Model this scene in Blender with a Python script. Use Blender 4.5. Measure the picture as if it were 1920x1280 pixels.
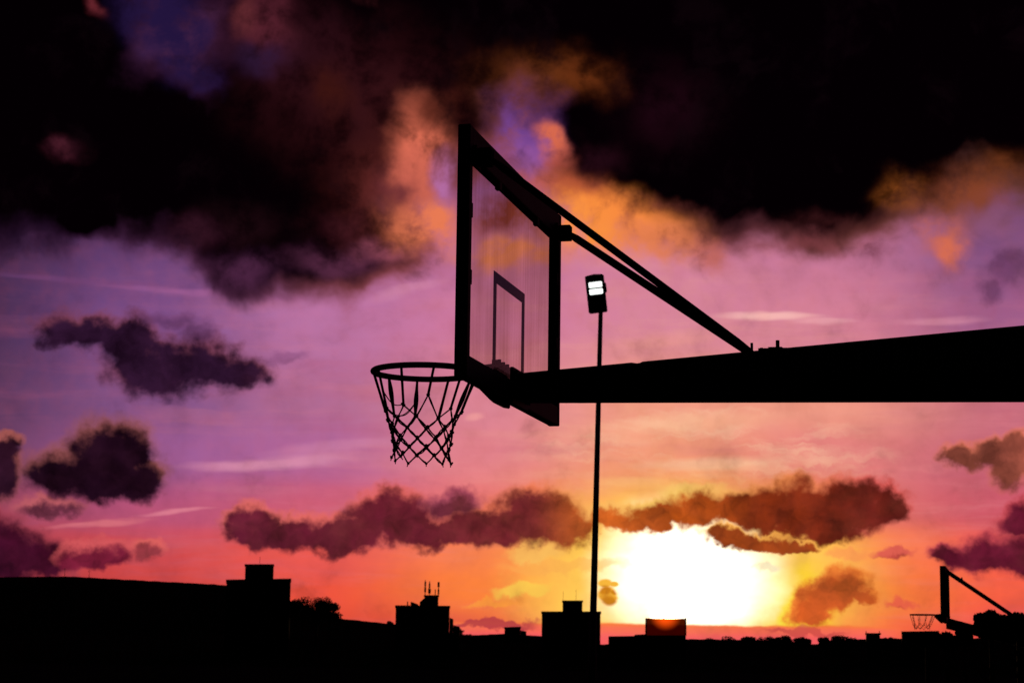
import bpy, bmesh, math, random
from mathutils import Vector, Matrix
from math import sin, cos, pi, radians, degrees, atan2, hypot, sqrt
random.seed(7)
for o in list(bpy.data.objects): bpy.data.objects.remove(o)
S = bpy.context.scene
COL = S.collection

# ------------------------------------------------------------------ camera
FPX, PITCH, ROLL, CAMH = 3814.35, .154118, .012976, 1.7876
_f = Vector((0, cos(PITCH), sin(PITCH))); _r = Vector((1, 0, 0)); _u = _r.cross(_f)
_R = cos(ROLL)*_r + sin(ROLL)*_u; _U = -sin(ROLL)*_r + cos(ROLL)*_u
cam = bpy.data.objects.new('camera', bpy.data.cameras.new('camera')); COL.objects.link(cam)
m = Matrix.Identity(4)
for i in range(3):
    m[i][0], m[i][1], m[i][2] = _R[i], _U[i], -_f[i]
m.translation = (0, 0, CAMH)
cam.matrix_world = m
cam.data.sensor_width = 36; cam.data.lens = 36*FPX/1920
cam.data.clip_start = .05; cam.data.clip_end = 6000
cam.data.dof.use_dof = True; cam.data.dof.focus_distance = 9.3; cam.data.dof.aperture_fstop = 10
S.camera = cam
S.view_settings.view_transform = 'Standard'; S.view_settings.look = 'None'
S.view_settings.exposure = 0; S.view_settings.gamma = 1

def ray(px, py):
    return (px-960)/FPX*_R - (py-640)/FPX*_U + _f
def at(px, py, Y):                      # point at depth Y seen in that direction
    d = ray(px, py); d = d*(Y/d.y)
    return Vector((d.x, Y, d.z+CAMH))
def azel(px, py):
    d = ray(px, py)
    return degrees(atan2(d.x, d.y)), degrees(atan2(d.z, hypot(d.x, d.y)))
DEG = 67.2                               # photo pixels in one degree of sky

def lin(c, k=1.0):
    r = []
    for v in c[:3]:
        v = v/255.0
        r.append((v/12.92 if v <= .04045 else ((v+.055)/1.055)**2.4)*k)
    return tuple(r)+(1.0,)

# ------------------------------------------------------------------ world: dusk sky built from directions (azimuth, elevation)
SUN_AZ, SUN_EL = azel(1248, 1158)
W = bpy.data.worlds.new("World"); S.world = W; W.use_nodes = True
T = W.node_tree; T.nodes.clear(); L = T.links.new
def N(t, **k):
    n = T.nodes.new(t)
    for a, v in k.items(): setattr(n, a, v)
    return n
def val(sock, v):
    if hasattr(v, 'is_linked') or isinstance(v, bpy.types.NodeSocket): L(v, sock)
    else: sock.default_value = v
def M(op, a, b=None, c=None, clamp=False):
    n = N('ShaderNodeMath', operation=op, use_clamp=clamp); val(n.inputs[0], a)
    if b is not None: val(n.inputs[1], b)
    if c is not None: val(n.inputs[2], c)
    return n.outputs[0]
def VM(op, a, b=None, scale=None):
    n = N('ShaderNodeVectorMath', operation=op); val(n.inputs[0], a)
    if b is not None: val(n.inputs[1], b)
    if scale is not None: val(n.inputs['Scale'], scale)
    return n.outputs[0]
def smooth(x, a, b, lo=0.0, hi=1.0):
    n = N('ShaderNodeMapRange', interpolation_type='SMOOTHSTEP'); val(n.inputs[0], x)
    n.inputs[1].default_value = a; n.inputs[2].default_value = b
    n.inputs[3].default_value = lo; n.inputs[4].default_value = hi
    return n.outputs[0]
def mix(f, a, b):
    n = N('ShaderNodeMix', data_type='RGBA'); val(n.inputs[0], f)
    val(n.inputs[6], a); val(n.inputs[7], b); return n.outputs[2]
def noise(v, scale, detail=4, rough=.55, color=False):
    n = N('ShaderNodeTexNoise', noise_dimensions='3D'); val(n.inputs['Vector'], v)
    n.inputs['Scale'].default_value = scale; n.inputs['Detail'].default_value = detail
    n.inputs['Roughness'].default_value = rough
    return n.outputs['Color'] if color else n.outputs['Fac']
def ramp(x, stops, interp='EASE'):
    n = N('ShaderNodeValToRGB'); val(n.inputs[0], x); cr = n.color_ramp; cr.interpolation = interp
    while len(cr.elements) > 1: cr.elements.remove(cr.elements[-1])
    cr.elements[0].position = stops[0][0]; cr.elements[0].color = stops[0][1]
    for p, c in stops[1:]:
        e = cr.elements.new(p); e.color = c
    return n.outputs[0]

tc = N('ShaderNodeTexCoord').outputs['Generated']
nrm = VM('NORMALIZE', tc)
sp = N('ShaderNodeSeparateXYZ'); L(nrm, sp.inputs[0])
AZ = M('MULTIPLY', M('ARCTAN2', sp.outputs[0], sp.outputs[1]), 180/pi)
EL = M('MULTIPLY', M('ARCSINE', sp.outputs[2]), 180/pi)
cb = N('ShaderNodeCombineXYZ'); L(AZ, cb.inputs[0]); L(EL, cb.inputs[1]); P = cb.outputs[0]

def warp(amp, scale, detail, rough=.55, sx=1, sy=1, seed=0, base=None):
    src = VM('ADD', VM('MULTIPLY', base or P, (sx, sy, 0)), (seed*7.3, seed*3.1, seed*5.7))
    c = noise(src, scale, detail, rough, True)
    c = VM('MULTIPLY', VM('SUBTRACT', c, (.5, .5, .5)), (2*amp, 2*amp, 0))
    return VM('ADD', base or P, c)
P_BIG = warp(.7, .25, 2, .5, seed=1)                        # broad sweep of the storm cloud
P_SOFT = warp(.75, .8, 5, .55, seed=2, base=P_BIG)
P_MED = warp(.6, .9, 5, .55, seed=3)
P_FINE = warp(.46, 1.4, 5, .56, seed=4)
P_CIR = warp(.35, .5, 4, .6, sx=.35, sy=1.6, seed=5)

def blob(p, px, py, rx, ry, rot=0):
    a, e = azel(px, py)
    n = N('ShaderNodeMapping', vector_type='TEXTURE'); val(n.inputs[0], p)
    n.inputs['Location'].default_value = (a, e, 0)
    n.inputs['Rotation'].default_value = (0, 0, radians(rot))
    n.inputs['Scale'].default_value = (rx/DEG, ry/DEG, 1)
    g = N('ShaderNodeTexGradient', gradient_type='SPHERICAL'); L(n.outputs[0], g.inputs[0])
    return g.outputs['Fac']
def field(p, blobs):
    acc = None
    for b in blobs:
        g = blob(p, *b)
        if acc is None: acc = g
        else:
            n = N('ShaderNodeMath', operation='SMOOTH_MAX'); L(acc, n.inputs[0]); L(g, n.inputs[1]); n.inputs[2].default_value = .12
            acc = n.outputs[0]
    return acc
class Sky: col = None
def lay(p, b, color, k=1.0, a=0.0, e=1.0, hdr=1.0):
    g = smooth(blob(p, *b), a, e, 0, k)
    Sky.col = mix(g, Sky.col, lin(color, hdr))

# clear-sky colour: one vertical ramp per azimuth column
YS = [-200, 60, 300, 450, 600, 760, 850, 960, 1040, 1110, 1190]
GRID = {
 -60: [(14,8,36),(20,12,46),(34,20,60),(44,29,72),(50,36,80),(74,48,90),(100,54,92),(156,66,92),(176,58,76),(166,48,60),(130,34,44)],
 300: [(26,15,56),(38,23,74),(60,36,92),(94,60,118),(116,74,138),(126,80,138),(154,90,152),(184,80,122),(212,70,78),(208,62,58),(180,50,54)],
 600: [(34,20,66),(58,34,96),(98,58,130),(152,92,152),(184,114,166),(174,106,152),(172,98,156),(206,90,120),(238,84,76),(238,78,60),(226,74,52)],
 900: [(40,24,72),(84,52,126),(130,80,156),(182,108,158),(204,120,162),(218,132,152),(224,128,142),(240,118,120),(255,124,80),(255,122,56),(226,72,66)],
 1230:[(44,26,76),(80,48,116),(150,88,150),(212,128,160),(214,130,158),(242,156,134),(246,158,128),(255,176,116),(255,190,96),(255,180,80),(245,98,84)],
 1560:[(40,24,70),(70,42,104),(130,78,140),(200,120,158),(210,126,154),(240,154,134),(230,130,130),(222,108,114),(255,128,80),(255,124,52),(250,84,66)],
 1880:[(30,18,58),(52,32,84),(92,58,116),(116,74,128),(154,90,138),(198,108,126),(194,94,118),(206,82,104),(246,92,84),(255,96,68),(240,74,66)],
}
def elpos(px, py): return (azel(px, py)[1]+4)/30
elf = M('MULTIPLY', M('ADD', M('ADD', EL, M('MULTIPLY', M('SUBTRACT', noise(VM('MULTIPLY', P, (.10, .5, 0)), 1, 3), .5), 1.3)), 4), 1/30)
base = None; prev = None
for px, cols in GRID.items():
    st = [(elpos(px, y), lin(c)) for y, c in zip(YS, cols)][::-1]
    r = ramp(elf, st, 'B_SPLINE' if 0 else 'EASE')
    if base is None: base = r
    else: base = mix(smooth(AZ, azel(prev, 700)[0], azel(px, 700)[0]), base, r)
    prev = px
nish = N('ShaderNodeTexSky', sky_type='NISHITA', sun_disc=False)
nish.sun_elevation = radians(SUN_EL); nish.sun_rotation = radians(SUN_AZ); nish.altitude = 0; nish.dust_density = 2
ad = N('ShaderNodeMix', data_type='RGBA', blend_type='ADD'); ad.inputs[0].default_value = .002
L(base, ad.inputs[6]); L(nish.outputs[0], ad.inputs[7])
Sky.col = ad.outputs[2]

# thin high cloud: long pale streaks
sn = noise(VM('MULTIPLY', P_CIR, (.16, 1.25, 0)), 1.0, 5, .6)
low = M('MULTIPLY', smooth(EL, 13, 6), smooth(EL, 1.2, 4.6, .45, 1))
STK = ramp(M('MULTIPLY', M('ADD', AZ, 20), 1/40), [(.15, lin((140,76,118))), (.38, lin((222,130,150))), (.6, lin((255,182,150))), (.9, lin((232,130,146)))])
Sky.col = mix(M('MULTIPLY', smooth(sn, .46, .72, 0, .38), low), Sky.col, STK)
sn2 = noise(VM('ADD', VM('MULTIPLY', P_CIR, (.11, .9, 0)), (9, 4, 1)), 1.0, 4, .6)
Sky.col = mix(M('MULTIPLY', smooth(sn2, .5, .75, 0, .30), low), Sky.col, lin((176,84,120)))
sn3 = noise(VM('ADD', VM('MULTIPLY', P_FINE, (.3, 2.2, 0)), (2, 8, 1)), 1.0, 4, .6)
wst = M('MULTIPLY', smooth(blob(P_CIR, 1330, 850, 420, 120), 0, .5), smooth(sn3, .45, .7, 0, .5))
Sky.col = mix(wst, Sky.col, lin((255,206,170)))
for b, c, k in [((510, 866, 215, 17, 4), (226,150,178), .75), ((640, 838, 200, 20, 6), (215,140,176), .45),
                ((330, 962, 95, 6, 7), (226,130,150), .85), ((180, 984, 130, 8, 7), (224,118,130), .8),
                ((400, 545, 260, 12, -2), (170,100,158), .5), ((130, 520, 220, 9, 0), (110,66,120), .5),
                ((760, 545, 100, 16, 15), (214,140,176), .6), ((640, 575, 160, 16, 8), (190,118,170), .5),
                ((1440, 594, 130, 11, -1), (252,190,186), .9), ((1540, 604, 80, 8, 0), (240,168,178), .7),
                ((1760, 600, 120, 10, 2), (222,146,170), .6), ((1240, 640, 160, 22, 4), (240,156,150), .5),
                ((885, 778, 26, 12, 10), (252,170,166), .6), ((1290, 790, 240, 26, 3), (255,190,150), .5),
                ((1330, 866, 200, 20, 2), (255,214,176), .6), ((1190, 905, 110, 16, 0), (255,206,150), .6)]:
    lay(P_CIR, b, c, k, 0, .8)

# glow round the setting sun
P_CIRS = warp(.6, .45, 4, .55, sx=.8, sy=1.5, seed=12)
g = blob(P_CIR, 1285, 1085, 600, 300)
Sky.col = mix(smooth(g, 0, .8, 0, .8), Sky.col, lin((255,146,60)))
g = blob(P_CIRS, 1300, 1085, 430, 230)
Sky.col = mix(smooth(g, .05, .55, 0, .95), Sky.col, lin((255,206,84), 1.1))
g = blob(P_MED, 1480, 1130, 130, 90)
Sky.col = mix(smooth(g, 0, .6, 0, .9), Sky.col, lin((255,214,20)))
g = blob(P_CIRS, 1290, 1082, 232, 190)
Sky.col = mix(smooth(g, .06, .8), Sky.col, (2.6, 2.4, 1.9, 1))

# pale bright scraps close to the sun
for b, c, k in [((1010, 1032, 70, 26, 10), (255,196,96), .8), ((985, 1108, 75, 20, 8), (255,206,80), .9),
                ((925, 1132, 70, 9, 0), (255,160,60), .7), ((1440, 1062, 40, 12, 0), (255,244,200), .9),
                ((1590, 1040, 60, 18, 0), (255,150,84), .6), ((1060, 1060, 160, 16, 4), (255,178,84), .5),
                ((1300, 920, 90, 24, 0), (255,214,120), .4), ((1500, 1148, 50, 46, 60), (255,232,60), .9)]:
    lay(P_FINE, b, c, k, .05, .5)

# low bank of far cloud along the horizon
bank = smooth(M('ADD', EL, M('MULTIPLY', M('SUBTRACT', noise(VM('MULTIPLY', P, (.5, 1, 0)), 1, 4), .5), .35)), 1.02, .93)
bk = M('MULTIPLY', bank, smooth(blob(P, 1250, 1185, 480, 300), .05, .2))
Sky.col = mix(bk, Sky.col, ramp(smooth(EL, .5, 1.1), [(0, lin((250,92,98))), (.6, lin((255,110,84))), (1, lin((255,128,56)))]))
lay(P_FINE, (930, 1172, 110, 12, 2), (176,50,66), .85, .05, .5)
lay(P_FINE, (1510, 1184, 90, 10, -3), (196,66,66), .7, .05, .5)

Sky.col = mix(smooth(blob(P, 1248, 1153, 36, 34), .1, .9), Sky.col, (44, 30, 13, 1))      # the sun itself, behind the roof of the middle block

# ---- cumulus banks
BIL = noise(warp(.3, 2.2, 3, .5, seed=9), 1.15, 6, .55)            # billow shading inside the clouds
def cumulus(p, blobs, core, rim, kn=.30, sh=.2, lo=.02, mid=.38, hi=.42, nscale=1.9, cs=1.0, rimk=1.0, seed=0, k=.92):
    nz = noise(VM('ADD', P, (seed*3.7, seed*9.1, seed)), nscale, 5, .5)
    q = M('MULTIPLY', M('SUBTRACT', nz, .5), kn)
    B = [(b[0], b[1], b[2]*k, b[3]*k)+tuple(b[4:]) for b in blobs]
    f0 = field(p, B)
    gate = smooth(f0, 0, .12)
    d0 = M('ADD', f0, M('MULTIPLY', q, gate))
    d1 = M('ADD', field(VM('ADD', p, (0, sh, 0)), B), M('ADD', M('MULTIPLY', q, 1.6), M('MULTIPLY', M('SUBTRACT', .5, BIL), .55)))
    alpha = M('MULTIPLY', smooth(d0, lo, mid, 0, rimk), gate)
    t = M('MULTIPLY', smooth(d1, lo-.04, hi+.12), cs)
    lit = N('ShaderNodeMapRange'); L(BIL, lit.inputs[0]); lit.inputs[1].default_value = .3; lit.inputs[2].default_value = .7; lit.inputs[3].default_value = .30; lit.inputs[4].default_value = 1.25
    cc = VM('SCALE', core if not isinstance(core, tuple) else core[:3], scale=lit.outputs[0])
    Sky.col = mix(alpha, Sky.col, mix(t, rim, cc))
azx = lambda px: (azel(px, 950)[0]+20)/40
azn = M('MULTIPLY', M('ADD', AZ, 20), 1/40)
cn = noise(P, 2.1, 5, .6)
core3 = ramp(azn, [(azx(0), lin((58,10,34))), (azx(200), lin((110,28,48))), (azx(450), lin((92,18,44))), (azx(750), lin((104,22,44))), (azx(980), lin((112,30,40))), (azx(1130), lin((206,96,30))), (azx(1300), lin((186,80,18))), (azx(1450), lin((138,46,14))), (azx(1650), lin((108,26,20))), (azx(1900), lin((84,16,42)))])
rim3 = ramp(azn, [(azx(0), lin((200,82,84))), (azx(430), lin((236,112,104))), (azx(750), lin((232,104,96))), (azx(1000), lin((242,124,84))), (azx(1120), lin((255,186,96))), (azx(1250), lin((255,206,104))), (azx(1450), lin((250,150,84))), (azx(1650), lin((232,96,90))), (azx(1900), lin((214,74,80)))])
# row of cumulus above the skyline, left of the pole
cumulus(P_FINE, [(470, 985, 90, 60), (540, 995, 120, 56), (640, 1000, 130, 62), (730, 965, 120, 80), (780, 990, 120, 60), (850, 990, 100, 44), (930, 985, 130, 62), (1010, 965, 130, 84), (1060, 985, 90, 56)], core3, rim3, seed=1, k=.87, sh=.14, hi=.34, kn=.40, nscale=2.2)
cumulus(P_FINE, [(850, 942, 85, 36, 8)], lin((104,34,58)), lin((170,74,96)), seed=2, kn=.25, lo=0, mid=.5)
# right of the pole
cumulus(P_FINE, [(1150, 968, 80, 34, 0), (1228, 966, 110, 38, 10), (1305, 948, 105, 62), (1400, 952, 130, 60), (1500, 955, 160, 92), (1590, 945, 150, 78), (1560, 985, 130, 50), (1665, 938, 70, 48, -35)], core3, rim3, seed=3, sh=.16, k=.84, hi=.36, kn=.42, nscale=2.2)
cumulus(P_FINE, [(1365, 1006, 70, 26), (1425, 1016, 95, 25), (1490, 1021, 60, 17)], lin((166,70,20)), lin((255,180,80)), seed=4, sh=.07, hi=.26)
cumulus(P_CIR, [(1145, 1116, 34, 34), (1142, 1094, 26, 18), (1158, 1097, 18, 10)], lin((236,150,20), .9), lin((255,190,60)), seed=5, kn=.3, k=.66, lo=0, mid=.4)
cumulus(P_FINE, [(1560, 1105, 95, 52, 15), (1520, 1140, 60, 46, 35), (1612, 1110, 60, 26, -8)], lin((206,82,30)), lin((250,136,52)), seed=6, sh=.12, cs=.85, kn=.45, lo=.02, mid=.36)
cumulus(P_FINE, [(1680, 1038, 60, 14)], lin((186,62,56)), lin((225,96,80)), seed=7, lo=0, mid=.6, cs=.8, kn=.5)
cumulus(P_FINE, [(1690, 1130, 30, 14)], lin((216,84,60)), lin((240,100,70)), seed=8, lo=0, mid=.6, kn=.5)
# right edge
cumulus(P_FINE, [(1860, 1040, 120, 54), (1930, 1045, 100, 60), (1790, 1040, 60, 32), (1925, 970, 90, 44, 20), (2050, 1000, 160, 130)], lin((104,20,46)), lin((206,74,84)), seed=9, sh=.1, lo=0, mid=.42)
cumulus(P_FINE, [(1800, 850, 60, 36), (1860, 850, 90, 44, 0), (1900, 875, 60, 70, -30), (1905, 835, 40, 50)], lin((146,72,58)), lin((236,124,96)), seed=10, sh=.10, kn=.6, cs=.95, lo=0, mid=.5)
# left side
cumulus(P_FINE, [(20, 1040, 140, 80), (90, 1050, 90, 60), (-60, 1020, 160, 110), (0, 1010, 80, 50)], lin((72,12,40)), lin((180,70,84)), seed=11, sh=.1, lo=0, mid=.45)
cumulus(P_FINE, [(185, 1035, 90, 34, 0), (150, 1040, 60, 40)], lin((122,28,54)), lin((214,88,92)), seed=12, lo=0, mid=.4)
cumulus(P_FINE, [(275, 1028, 45, 30)], lin((150,48,66)), lin((226,100,96)), seed=13, cs=.8, lo=0, mid=.5)
cumulus(P_FINE, [(90, 950, 90, 26)], lin((118,52,72)), lin((188,92,100)), seed=14, lo=0, mid=.55, kn=.4)
# the round dark cloud and the fragment at the left edge
cumulus(P_MED, [(205, 845, 120, 92), (175, 885, 170, 76), (110, 888, 90, 46), (268, 896, 66, 60), (225, 915, 110, 44)], lin((30,8,24)), lin((158,86,84)), seed=15, sh=.24, kn=.4, lo=.0, mid=.46, hi=.40, nscale=2.0)
cumulus(P_MED, [(0, 880, 60, 80), (10, 830, 50, 26)], lin((52,20,38)), lin((170,90,86)), seed=16, sh=.2, lo=0, mid=.4)
# torn cloud higher on the left
cumulus(P_MED, [(170, 620, 140, 52, -4), (110, 622, 84, 44), (245, 640, 84, 66), (300, 690, 140, 84), (380, 682, 150, 74, -6), (450, 696, 90, 50)], lin((46,20,46)), lin((128,64,84)), seed=17, sh=.14, kn=.62, lo=.0, mid=.5, hi=.42)
cumulus(P_MED, [(320, 600, 90, 26, 0), (370, 620, 50, 30, 0)], lin((84,44,84)), lin((110,62,106)), seed=18, kn=.5, cs=.7, rimk=.7, lo=0, mid=.75)
cumulus(P_MED, [(540, 668, 70, 16, 0)], lin((126,70,112)), lin((140,80,126)), seed=19, kn=.5, cs=.5, rimk=.6, lo=0, mid=.75)
# wisp at the upper right
cumulus(P_MED, [(1890, 500, 90, 50, 20), (1860, 540, 40, 40)], lin((96,50,90)), lin((128,78,120)), seed=20, kn=.5, cs=.8, rimk=.7, lo=0, mid=.75)

# ---- the storm cloud overhead
dark = [(-60, 60, 420, 330), (60, 250, 460, 260), (150, 60, 180, 260, 0), (260, 300, 300, 200), (330, 250, 170, 160),
        (430, 330, 330, 220), (470, 470, 150, 130, 0), (610, 440, 260, 150), (560, 250, 330, 300), (560, 60, 230, 230), (170, 400, 130, 70),
        (760, 120, 380, 300), (1000, -20, 500, 240), (1300, 60, 620, 330), (1350, 260, 420, 270), (1230, 250, 260, 230),
        (1640, 200, 520, 300), (1560, 330, 280, 190), (1750, 60, 620, 420), (1120, 250, 180, 170), (2000, 180, 420, 260), (620, 160, 200, 200),
        (300, -420, 1500, 560), (2500, 60, 700, 520), (-700, 0, 600, 560), (1700, -520, 1600, 700)]
nz = noise(P_BIG, .9, 5, .52)
P_ST = warp(.55, .7, 3, .5, seed=2, base=P_BIG)
F = field(P_ST, dark)
D = M('ADD', F, M('MULTIPLY', M('MULTIPLY', M('SUBTRACT', nz, .5), .34), smooth(F, 0, .12)))
Sky.col = mix(smooth(D, .04, .36, 0, .9), Sky.col, ramp(azn, [(azx(0), lin((40,18,44))), (azx(400), lin((66,28,52))), (azx(750), lin((150,70,66))), (azx(1150), lin((190,92,50))), (azx(1400), lin((96,42,42))), (azx(1650), lin((120,62,42))), (azx(1900), lin((120,68,50)))]))
Sky.col = mix(smooth(D, .14, .54), Sky.col, lin((3,0,2)))
P_GL = warp(.7, .75, 4, .5, seed=6)
GN = smooth(noise(VM('ADD', P_BIG, (3, 7, 2)), .95, 7, .62), .30, .62, .22, 1.05)
# light coming through and round the storm cloud
for b, c, k, a, e in [
    ((680, 180, 420, 260), (50,16,20), 1, 0, .9), ((560, 90, 260, 200), (44,14,22), .9, 0, .9), ((1250, 200, 200, 160), (26,5,14), 1, 0, 1),
    ((950, 400, 150, 80), (128,54,48), 1, 0, .7), ((960, 475, 200, 60), (226,128,92), 1, 0, .7),
    ((300, 10, 140, 150), (34,20,60), 1, 0, .6), ((345, 90, 90, 90), (34,20,60), 1, 0, .6), ((390, 160, 50, 50), (38,20,58), .9, 0, .6), ((500, 50, 91, 146, 10), (84,32,44), .9, 0, .8), ((460, 20, 48, 73), (104,44,50), .7, 0, .7), ((490, 110, 109, 73), (40,22,52), .8, 0, .8),
    ((125, 285, 73, 48), (82,32,46), .9, 0, .8), ((175, 8, 54, 31, -30), (110,40,48), .9, 0, .8), ((380, 130, 73, 73), (28,16,50), .8, 0, .8),
    ((620, 175, 73, 97, 20), (60,20,16), .9, 0, 1), ((460, 420, 183, 85), (30,10,16), .8, 0, 1), ((465, 505, 130, 70), (72,34,62), 1, 0, .8), ((640, 490, 190, 50), (88,42,68), .8, 0, .8), ((360, 440, 130, 60), (52,20,34), .9, 0, .9), ((720, 370, 183, 231), (92,36,34), .95, 0, .9), ((650, 430, 134, 85), (66,24,32), .7, 0, 1),
    ((790, 275, 97, 146), (226,112,86), 1, 0, .75), ((800, 420, 158, 97), (232,122,84), 1, 0, .75), ((780, 330, 85, 122), (205,100,82), .9, 0, .7),
    ((725, 475, 130, 40), (160,80,100), .6, 0, .9), ((835, 335, 43, 85), (178,106,160), 1, 0, .7), ((740, 360, 73, 56), (104,44,50), .85, 0, .8),
    ((1010, 140, 231, 91, 0), (98,46,20), .95, 0, .9), ((1100, 140, 134, 73, -15), (110,50,20), .7, 0, .9), ((830, 200, 134, 61, 20), (70,26,18), .8, 0, .9),
    ((980, 245, 109, 134, 0), (116,66,140), 1, 0, .62), ((985, 290, 85, 54), (150,86,156), .8, 0, .8), ((1035, 185, 73, 48), (62,30,64), .8, 0, .8), ((1000, 215, 97, 61, -30), (70,34,60), .7, 0, .8), ((920, 210, 61, 73), (90,42,30), .7, 0, .8),
    ((1030, 265, 43, 73, 20), (214,104,78), 1, 0, .7), ((1045, 300, 48, 48, -30), (180,80,66), .7, 0, .8),
    ((1070, 365, 183, 73, -20), (176,82,52), .9, 0, .8), ((1000, 350, 109, 61, -30), (190,92,86), .8, 0, .8), ((1110, 305, 122, 73), (36,10,20), .8, 0, .8),
    ((1150, 425, 244, 91, -6), (250,140,62), 1, 0, .65), ((1240, 450, 183, 73, -12), (222,122,84), .9, 0, .8), ((1090, 420, 146, 61, -20), (250,146,66), .9, 0, .7), ((1340, 480, 85, 53, -20), (196,104,96), .8, 0, .8),
    ((1690, 365, 85, 73), (140,72,28), .85, 0, .8), ((1820, 365, 183, 97, 10), (136,66,40), .8, 0, .85), ((1770, 440, 85, 73, 20), (196,100,80), .8, 0, .8), ((1790, 470, 48, 61, 0), (220,110,76), .8, 0, .7), ((1880, 320, 134, 73), (110,54,26), .7, 0, .9),
    ((1860, 420, 109, 61, 0), (140,84,118), .7, 0, .8), ((1560, 420, 244, 48, 3), (60,24,26), .7, 0, 1), ((1500, 460, 317, 36, 2), (132,64,70), .6, 0, 1),
    ((1620, 470, 73, 61), (112,52,66), .8, 0, .9)]:
    g0 = smooth(blob(P_GL, *b), 0, min(1, e+.1))
    g = M('MULTIPLY', M('MULTIPLY', M('MULTIPLY', g0, g0), GN), k)
    Sky.col = mix(g, Sky.col, lin(c))
# darker rags of cloud drifting across the lit gaps
rg = smooth(noise(VM('ADD', P_SOFT, (8, 2, 5)), .7, 5, .55), .52, .74, 0, .5)
Sky.col = mix(M('MULTIPLY', rg, smooth(D, .02, .22)), Sky.col, lin((16,5,10)))

# away from the sunset the sky is deep dusk
front = smooth(M('ABSOLUTE', AZ), 70, 28)
up = smooth(EL, 60, 22)
Sky.col = mix(M('MULTIPLY', front, up), lin((5,4,9)), Sky.col)
Sky.col = mix(smooth(EL, -6, -1), lin((2,1,2)), Sky.col)
bg = N('ShaderNodeBackground'); L(Sky.col, bg.inputs[0]); bg.inputs[1].default_value = 1
wo = N('ShaderNodeOutputWorld'); L(bg.outputs[0], wo.inputs[0])
W.cycles.sampling_method = 'MANUAL'; W.cycles.sample_map_resolution = 512

sun = bpy.data.objects.new('sun', bpy.data.lights.new('sun', 'SUN')); COL.objects.link(sun)
sun.data.energy = .35; sun.data.angle = radians(.5); sun.data.color = (1, .55, .25)
_sd = Vector((sin(radians(SUN_AZ))*cos(radians(SUN_EL)), cos(radians(SUN_AZ))*cos(radians(SUN_EL)), sin(radians(SUN_EL))))
sun.rotation_euler = _sd.to_track_quat('Z', 'Y').to_euler()

# ------------------------------------------------------------------ materials
def mat(name, col, rough=.8, metal=0.0, var=.25, scale=6.0, spec=.2, bump=0.0):
    m = bpy.data.materials.new(name); m.use_nodes = True; t = m.node_tree; p = t.nodes['Principled BSDF']
    n = t.nodes.new('ShaderNodeTexNoise'); n.inputs['Scale'].default_value = scale; n.inputs['Detail'].default_value = 4
    o = t.nodes.new('ShaderNodeTexCoord'); t.links.new(o.outputs['Object'], n.inputs['Vector'])
    r = t.nodes.new('ShaderNodeValToRGB'); t.links.new(n.outputs['Fac'], r.inputs[0])
    r.color_ramp.elements[0].position = .3; r.color_ramp.elements[1].position = .7
    r.color_ramp.elements[0].color = tuple(c*(1-var) for c in col)+(1,); r.color_ramp.elements[1].color = tuple(c*(1+var) for c in col)+(1,)
    t.links.new(r.outputs[0], p.inputs['Base Color'])
    p.inputs['Roughness'].default_value = rough; p.inputs['Metallic'].default_value = metal
    p.inputs['Specular IOR Level'].default_value = spec
    if bump:
        b = t.nodes.new('ShaderNodeBump'); b.inputs['Strength'].default_value = bump; b.inputs['Distance'].default_value = .01
        t.links.new(n.outputs['Fac'], b.inputs['Height']); t.links.new(b.outputs[0], p.inputs['Normal'])
    return m
M_STEEL = mat('painted_steel', (.02, .02, .022), .75, var=.3, scale=9, spec=.1, bump=.1)
M_GALV = mat('galvanised_steel', (.06, .06, .065), .8, .0, scale=20, spec=.15)
M_RING = mat('ring_paint', (.025, .01, .008), .8, scale=30, spec=.15)
M_CORD = mat('net_cord', (.05, .04, .045), .95, scale=90, spec=.05)
M_TAPE = mat('target_tape', (.01, .008, .01), .8, scale=30, spec=.05)
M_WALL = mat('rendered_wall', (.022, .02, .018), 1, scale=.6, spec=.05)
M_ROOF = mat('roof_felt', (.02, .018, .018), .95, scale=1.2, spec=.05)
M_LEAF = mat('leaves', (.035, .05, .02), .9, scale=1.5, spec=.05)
M_BARK = mat('bark', (.04, .03, .022), .95, scale=5, spec=.05, bump=.4)
M_HILL = mat('hill_scrub', (.035, .04, .022), 1, scale=.05, spec=0)
M_GROUND = mat('ground_soil', (.04, .04, .035), 1, scale=.4, spec=0)
M_COURT = mat('court_asphalt', (.045, .045, .05), .95, scale=14, spec=.1, bump=.3)
M_LINE = mat('court_paint', (.5, .5, .48), .8, scale=12, spec=.1)

M_LAMP = bpy.data.materials.new('lit_led'); M_LAMP.use_nodes = True
_t = M_LAMP.node_tree; _p = _t.nodes['Principled BSDF']; _p.inputs['Base Color'].default_value = (.8, .8, .8, 1)
_p.inputs['Emission Color'].default_value = (.93, 1, .95, 1); _p.inputs['Emission Strength'].default_value = 1.6

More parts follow.
